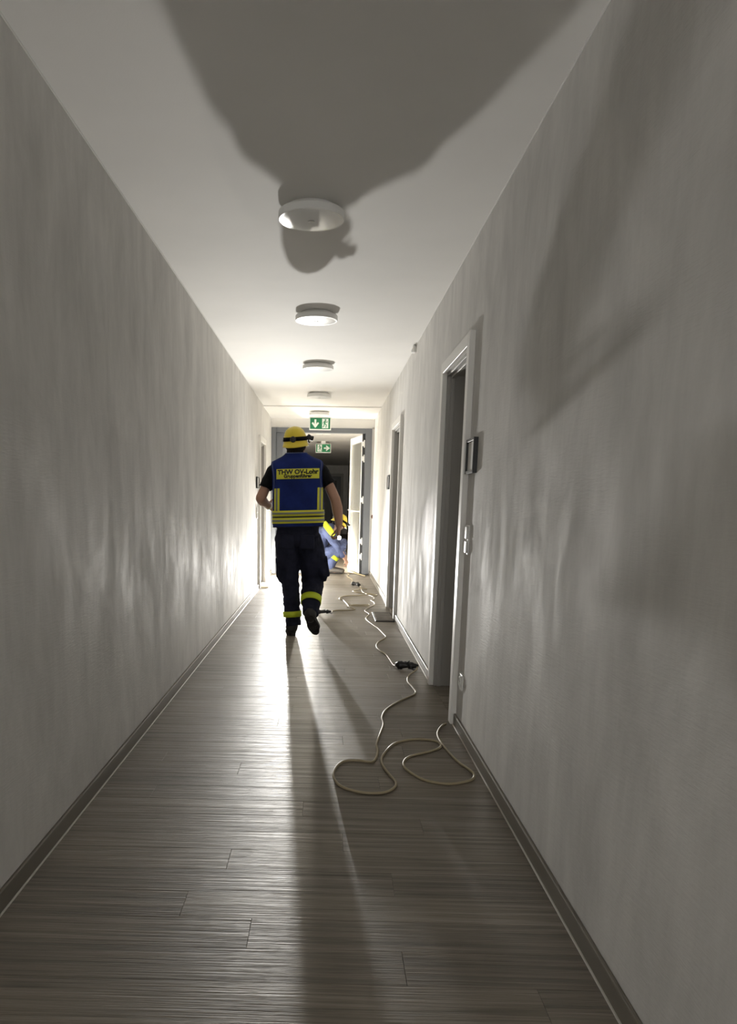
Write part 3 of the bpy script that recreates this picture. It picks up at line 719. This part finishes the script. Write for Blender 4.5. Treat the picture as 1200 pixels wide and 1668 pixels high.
def patch(name, f, nu, nv, th, m, label=None):
    """thin raised patch: f(u, v, off) in 0..1"""
    b = BM(); A = [[b.verts.new(f(i/nu, j/nv, th)) for i in range(nu+1)] for j in range(nv+1)]; B_ = [[b.verts.new(f(i/nu, j/nv, -.001)) for i in range(nu+1)] for j in range(nv+1)]
    for j in range(nv):
        for i in range(nu):
            b.faces.new((A[j][i], A[j][i+1], A[j+1][i+1], A[j+1][i])); b.faces.new((B_[j][i], B_[j+1][i], B_[j+1][i+1], B_[j][i+1]))
    for i in range(nu):
        b.faces.new((A[0][i], B_[0][i], B_[0][i+1], A[0][i+1])); b.faces.new((A[nv][i], A[nv][i+1], B_[nv][i+1], B_[nv][i]))
    for j in range(nv):
        b.faces.new((A[j][0], A[j+1][0], B_[j+1][0], B_[j][0])); b.faces.new((A[j][nu], B_[j][nu], B_[j+1][nu], A[j+1][nu]))
    return obj(name, b, m, vest, True, label=label)
def ring(name, z0, z1, th, m, label=None):
    b = BM(); N_ = 96
    rr = []
    for i in range(N_):
        a = 2*PI*i/N_; rr.append([b.verts.new(vest_pt(a, z0, th)), b.verts.new(vest_pt(a, z1, th)), b.verts.new(vest_pt(a, z1, -.001)), b.verts.new(vest_pt(a, z0, -.001))])
    for i in range(N_):
        p, q = rr[i], rr[(i+1) % N_]
        for k in range(4): b.faces.new((p[k], p[(k+1) % 4], q[(k+1) % 4], q[k]))
    return obj(name, b, m, vest, True, label=label)
for z0, z1 in ((.998, 1.046), (1.060, 1.108)):
    ring('reflective_band', z0, z1, .004, M_HIVIS, 'yellow band'); ring('reflective_stripe', z0+.0155, z1-.0155, .0055, M_REFL, 'grey reflective stripe')
ring('gap_binding', 1.046, 1.060, .002, M_BLACK, 'black gap between the yellow bands')
def xz_patch(name, x0, x1, z0, z1, th, m, label=None, nu=8, nv=10, sk=0):
    return patch(name, lambda u, v, o: vest_pt(vest_th(lerp(x0, x1, u), lerp(z0, z1, v)), lerp(z0, z1, v), o), nu, nv, th, m, label)
for x0, x1, s in ((-.460, -.416, -1), (-.094, -.050, 1)):
    xz_patch('upright_band', x0, x1, 1.106, 1.296, .004, M_HIVIS, 'upright yellow band'); xz_patch('reflective_stripe', x0+.015, x1-.015, 1.106, 1.296, .0055, M_REFL, 'grey reflective stripe')
bz0, bz1, bx0, bx1 = 1.372, 1.456, -.443, -.082
xz_patch('back_badge', bx0, bx1, bz0, bz1, .003, M_HIVIS, 'yellow badge with black lettering', 60, 14)
def vest_text(txt, size, cx, z, bold, sx=1.0):
    me = text_mesh(txt, size, bold)
    b = BM(); b.from_mesh(me); bpy.data.meshes.remove(me)
    bmesh.ops.triangulate(b, faces=b.faces)
    for v in b.verts:
        x, zz = cx+v.co.x*sx, z+v.co.y
        p = vest_pt(vest_th(x, zz), zz, .0062); v.co = p
    bmesh.ops.solidify(b, geom=b.faces[:], thickness=.0008)
    obj('lettering', b, M_BLACK, vest, label='black lettering')
vest_text('THW OV-Lohr', .052, -.262, 1.413, .0020, 1.02)
vest_text('Gruppenführer', .0385, -.262, 1.383, .0015, .98)
# piping along the arm holes and the collar
for s in (-1, 1):
    pts = []
    for z, dx in ((1.53, .197), (1.50, .208), (1.45, .203), (1.39, .197), (1.33, .198), (1.28, .206), (1.25, .2145)):
        pts.append(vest_pt(vest_th(interp(VROW, z)[0]+s*dx, z), z, .002))
    bm = BM(); tube(bm, pts, .0030, n=8); obj('piping', bm, M_PIPING, vest, True, label='pale blue piping')
bm = BM(); tube(bm, [vest_pt(2*PI*i/40, 1.590, .001) for i in range(41)], .0035, n=8, k=1); obj('piping', bm, M_PIPING, vest, True, label='pale blue piping')
bm = BM(); tube(bm, [vest_pt(2*PI*i/60, .968, .0) for i in range(61)], .004, n=8, k=1); obj('hem', bm, M_NAVYT, vest, True)

# trousers with thigh pockets, reflective leg bands
bm = BM()
tube(bm, [(-.260, 6.83, 1.04), (-.260, 6.83, .95), (-.262, 6.83, .86), (-.262, 6.83, .80)], [(.178, .120), (.190, .130), (.197, .138), (.18, .12)], n=28, rnd=False)
tube(bm, [(-.352, 6.83, .88), (-.348, 6.84, .72), (-.330, 6.86, .50), (-.312, 6.83, .30), (-.290, 6.815, .085)], [(.110, .125), (.108, .112), (.084, .088), (.077, .078), (.068, .074)], rnd=False, n=20)
tube(bm, [(-.168, 6.83, .88), (-.136, 6.87, .70), (-.126, 6.915, .50), (-.131, 6.80, .35), (-.137, 6.665, .215)], [(.110, .125), (.122, .116), (.104, .094), (.090, .088), (.068, .070)], rnd=False, n=20)
for c_, h_ in (((-.408, 6.855, .575), (.042, .095, .120)), ((-.042, 6.895, .60), (.054, .098, .118))): ell(bm, c_, h_, roty(-2 if c_[0] < -.2 else -10))
f1 = noisefold(.011, 10, (1, 1, .8), 4); f2 = noisefold(.0045, 20, (1, 1, 1.6), 8)
trs = link('trousers', remesh(bm, .007, 5, lambda p: f1(p)+f2(p)*(1.6 if p.z < .5 else .8)), wp, M_NAVYT, True)
def pocket(c, h, R_):
    b = BM(); c = Vector(c); h = Vector(h); box(b, c-h, c+h, .018, rot=R_, seg=3); o = obj('cargo_pocket', b, M_NAVYT, trs, True)
    b = BM(); t_ = c+R_ @ Vector((0, 0, h.z*.72)); h2 = Vector((h.x*1.10, h.y*1.05, h.z*.28)); box(b, t_-h2, t_+h2, .010, rot=R_, seg=2); obj('pocket_flap', b, M_NAVYT, trs, True)
pocket((-.435, 6.86, .600), (.016, .070, .090), roty(-2)); pocket((-.006, 6.90, .615), (.020, .070, .090), roty(-11))
for cx in (-.350, -.175):
    b = BM(); c = Vector((cx, 6.83-.126, .84)); h = Vector((.062, .012, .06)); box(b, c-h, c+h, .010, rot=rotx(-4), seg=2); obj('back_pocket', b, M_NAVYT, trs, True)
def leg_band(a, b_, r0, r1, m=M_HIVIS2):
    a, b_ = Vector(a), Vector(b_); d = (b_-a).normalized(); s = Vector((1, 0, 0)); s = (s-d*s.dot(d)).normalized(); o = d.cross(s); b = BM(); N_ = 40; L = (b_-a).length
    q = [[], [], [], []]
    for i in range(N_):
        c_, s_ = math.cos(2*PI*i/N_), math.sin(2*PI*i/N_)
        for k, (p, rr) in enumerate(((a, r0), (b_, r1), (b_, (r1[0]-.006, r1[1]-.006)), (a, (r0[0]-.006, r0[1]-.006)))): q[k].append(b.verts.new(p+s*rr[0]*c_+o*rr[1]*s_))
    for i in range(N_):
        j = (i+1) % N_
        for k in range(4): b.faces.new((q[k][i], q[k][j], q[(k+1) % 4][j], q[(k+1) % 4][i]))
    obj('leg_band', b, m, trs, True, label='yellow reflective leg band')
leg_band((-.305, 6.822, .217), (-.301, 6.819, .166), (.0835, .086), (.0825, .085))
leg_band((-.133, 6.778, .345), (-.1355, 6.738, .300), (.094, .094), (.090, .091))
# boots
def boot(ankle, heel, toe, up, R_up, name='boot'):
    ankle, heel, toe, up = Vector(ankle), Vector(heel), Vector(toe), Vector(up).normalized(); d = (toe-heel).normalized(); w = d.cross(up).normalized()
    bm = BM()
    tube(bm, [ankle, lerp(ankle, heel, .55)+d*.03, heel+d*.055+up*.045], [(.056, .060), (.054, .062), (.050, .056)], side=w)
    tube(bm, [heel+d*.035+up*.042, heel+d*.11+up*.050, heel+d*.19+up*.045, toe-d*.04+up*.034], [(.041, .040), (.045, .046), (.050, .040), (.042, .030)], side=w)
    bt = link('boot', remesh(bm, .006, 4), wp, M_BOOT, True)
    b = BM(); L = (toe-heel).length; out = []; N_ = 36
    for i in range(N_):
        a = 2*PI*i/N_; u = .5+.5*math.cos(a); v = math.sin(a); wd = .050*(.74+.30*math.sin(min(1, u*1.15)*PI*.78)) if u < .97 else .036
        wd *= 1-.12*math.exp(-((u-.38)/.12)**2)
        out.append((heel+d*(u*(L+.02)-.01)+w*(v*abs(v)**-.25 if abs(v) > 1e-6 else 0)*wd))
    bot = [b.verts.new(p-up*.002) for p in out]; top = [b.verts.new(p+up*.022) for p in out]
    b.faces.new(bot); b.faces.new(top[::-1])
    for i in range(N_): b.faces.new((bot[i], bot[(i+1) % N_], top[(i+1) % N_], top[i]))
    for k in range(9):
        if k == 3: continue
        p = heel+d*L*(.06+.104*k); ww = .034 if k in (0, 8) else .040
        c = p-up*.004; h = Vector((ww, .009, .004)); box(b, c-h, c+h, .002, rot=Matrix((w, d, up)).transposed())
    obj('sole', b, M_SOLE, bt)
    b = BM()
    for k in range(4):
        p = heel+d*(.155-.026*k)+up*(.083+.012*k); tube(b, [p-w*.026, p+up*.006, p+w*.026], .0030, n=6, k=2)
    obj('laces', b, M_BLACK, bt)
boot((-.296, 6.815, .15), (-.304, 6.755, .008), (-.330, 7.045, .008), (0, 0, 1), None)
boot((-.137, 6.672, .235), (-.152, 6.590, .215), (-.082, 6.715, .030), (-.02, .80, .55), None)
# wrist band, its white also painting the light along the forearm's rim
bm = BM(); a = Vector(L_WR)-Vector((.25, .85, -.1)).normalized()*.02; tube(bm, [a, a+Vector((.10, .34, -.08)).normalized()*.02], [(.036, .033), (.036, .033)], side=(0, 0, 1), n=20, rnd=False); obj('wristband', bm, M_WHITE, wp, True, label='pale wristband, also the painted lit rim of the forearm')

# torch in the lowered hand, pointing back at the wall
tc = Vector((.078, 6.86, .872)); td = Vector((.36, -1.0, .05)).normalized()
t = thing('torch', (tc.x, tc.y, tc.z), 'small lit torch held in the lowered hand of the walking person', 'torch')
bm = BM(); lathe(bm, [(0, -.065), (.011, -.065), (.0125, -.05), (.0125, .035), (.018, .05), (.0185, .075), (.017, .076), (.0165, .068), (0, .067)], tc, td, 24); obj('barrel', bm, M_BLACK, t, True)
bm = BM(); lathe(bm, [(.0172, .0755), (.012, .079), (0, .081)], tc, td, 20, cap=False); obj('lens', bm, M_LENS, t, True, label='bright lens')
bm = BM(); lathe(bm, [(.006, 0), (.006, .002), (0, .002)], tc-td*.0655, -td, 12); obj('tail_switch', bm, M_SOLE, t, True)
sd = bpy.data.lights.new('torch_beam', 'SPOT'); sd.energy = TORCH; sd.spot_size = math.radians(25); sd.spot_blend = .9; sd.shadow_soft_size = .012; sd.color = (1, .96, .95)
so = bpy.data.objects.new('torch_beam', sd); COL.objects.link(so); so.parent = t; so.location = td*.092
so.rotation_euler = (Vector((.72, 5.55, 1.0))-(tc+td*.08)).to_track_quat('-Z', 'Y').to_euler()

# --- the crouching person in the doorway, side on, head to the open leaf
CX, CY = .10, 13.0
cp = thing('person', (CX, CY, 0), 'person in blue work clothes crouching in the fire doorway over the cables', 'person')
KR = rotz(-78) @ rotx(-28)        # face towards +x, looking down
KC = Vector((.262, 13.02, .835))
bm = BM(); head(bm, KC, KR)
tube(bm, [(.12, 13.01, .72), (.18, 13.015, .77), (.23, 13.02, .81)], [.07, .06, .058])
tube(bm, [(-.05, 13.0, .30), (-.055, 13.0, .45), (-.01, 13.0, .62), (.08, 13.0, .73)], [(.155, .12), (.15, .115), (.175, .12), (.15, .085)], side=(0, 1, 0), n=22)
A1 = [(.06, 12.83, .72), (.13, 12.80, .60), (.22, 12.83, .47)]; A2 = [(.22, 12.83, .47), (.31, 12.88, .36), (.37, 12.92, .25)]
B1 = [(.08, 13.18, .72), (.17, 13.20, .60), (.25, 13.17, .48)]; B2 = [(.25, 13.17, .48), (.34, 13.12, .36), (.39, 13.07, .25)]
for P_ in (A1, B1): tube(bm, P_, [.062, .052, .045])
for P_ in (A2, B2): tube(bm, P_, [.045, .042, .030])
hand(bm, (.37, 12.92, .25), (.45, .1, -.9), (.2, .9, .1), (-.9, .1, -.4), 1.0, 48); hand(bm, (.39, 13.07, .25), (.45, -.1, -.9), (.2, -.9, .1), (-.9, -.1, -.4), 1.0, 42)
for y, kx, kz in ((12.90, .315, .440), (13.13, .34, .50)):
    tube(bm, [(-.04, y, .27), (.13, y-.01, .36), (kx, y-.01, kz)], [.092, .082, .058]); tube(bm, [(kx, y-.01, kz), (kx-.12, y, .27), (kx-.215, y+.01, .09)], [.056, .054, .038])
    tube(bm, [(kx-.225, y+.01, .06), (kx-.12, y, .05), (kx-.03, y-.01, .035)], [.034, .038, .03])
link('body', remesh(bm, .006, 4), cp, M_SKIN, True); eyes(KC, KR, cp)
bm = BM(); ell(bm, KC+KR @ Vector((0, -.020, .012)), (.083, .090, .092), KR); tube(bm, [KC+KR @ Vector((-.05, -.066, -.03)), KC+KR @ Vector((.05, -.066, -.03))], .032)
link('hair', remesh(bm, .008, 4, noisefold(.004, 50, (1, 1, 1), 3)), cp, M_HAIR, True)
helmet(KC+KR @ Vector((0, 0, .005)), KR, cp, 1.0, 0)
bm = BM()
tube(bm, [(-.05, 13.0, .26), (-.058, 13.0, .45), (-.015, 13.0, .62), (.075, 13.0, .735), (.135, 13.005, .765)], [(.180, .140), (.178, .138), (.200, .140), (.170, .102), (.085, .070)], side=(0, 1, 0), n=26)
for P_ in (A1, B1): tube(bm, [Vector(p) for p in P_], [.080, .070, .062])
for P_ in (A2, B2): tube(bm, [Vector(P_[0]), lerp(Vector(P_[0]), Vector(P_[2]), .5), lerp(Vector(P_[0]), Vector(P_[2]), .85)], [.062, .056, .045], rnd=False)
jk = link('jacket', remesh(bm, .008, 5, noisefold(.010, 12, (1, 1, 1), 6)), cp, M_BLUEW, True)
bm = BM()
tube(bm, [(-.055, 13.0, .36), (-.05, 13.0, .27), (-.03, 13.0, .22)], [(.17, .135), (.18, .13), (.15, .10)], side=(0, 1, 0), n=24)
for y, kx, kz in ((12.90, .315, .440), (13.13, .34, .50)):
    tube(bm, [(-.05, y, .28), (.13, y-.01, .36), (kx, y-.01, kz)], [.108, .100, .078]); tube(bm, [(kx, y-.01, kz), (kx-.12, y, .27), (kx-.21, y+.01, .085)], [.076, .078, .066], rnd=False)
ct = link('trousers', remesh(bm, .008, 5, noisefold(.008, 14, (1, 1, 1), 7)), cp, M_BLUEW, True)
trs = ct
for y, kx, kz in ((12.90, .315, .440), (13.13, .34, .50)):
    leg_band((kx-.105, y, kz*.5+.10-.02), (kx-.14, y, kz*.5+.03), (.087, .087), (.085, .085))
# yellow reflective band slantwise over the back, and a belt band
bm = BM(); c0 = [(.02, 12.85, .845), (.045, 12.785, .805), (.085, 12.745, .755), (.13, 12.715, .70), (.17, 12.72, .645)]
tube(bm, c0, [(.040, .014), (.048, .016), (.050, .016), (.048, .016), (.040, .014)], side=(1, 0, 1), n=14); obj('shoulder_band', bm, M_HIVIS2, jk, True, label='yellow reflective band on the shoulder')
bm = BM(); tube(bm, [(-.20, 12.95, .40), (-.13, 12.86, .395), (-.04, 12.825, .39), (.06, 12.86, .385)], [(.022, .008)]*4, side=(0, 0, 1), n=12); obj('waist_band', bm, M_HIVIS2, jk, True, label='yellow waist band')
for y, kx in ((12.90, .315), (13.13, .34)):
    b = BM(); tube(b, [(kx-.245, y+.01, .050), (kx-.17, y, .062), (kx-.08, y-.005, .052), (kx+.01, y-.012, .040)], [(.040, .036), (.045, .046), (.048, .038), (.040, .030)], side=(0, 1, 0)); tube(b, [(kx-.215, y+.01, .06), (kx-.20, y+.01, .13)], [(.048, .055), (.05, .055)], side=(0, 1, 0))
    bt = link('boot', remesh(b, .007, 4), cp, mat('grey boot', (.10, .09, .08), .7), True)
    b = BM(); box(b, (kx-.285, y-.042, .001), (kx+.03, y+.042, .018), .012, seg=2); obj('sole', b, M_SOLE, bt)

cp.location.x -= .075
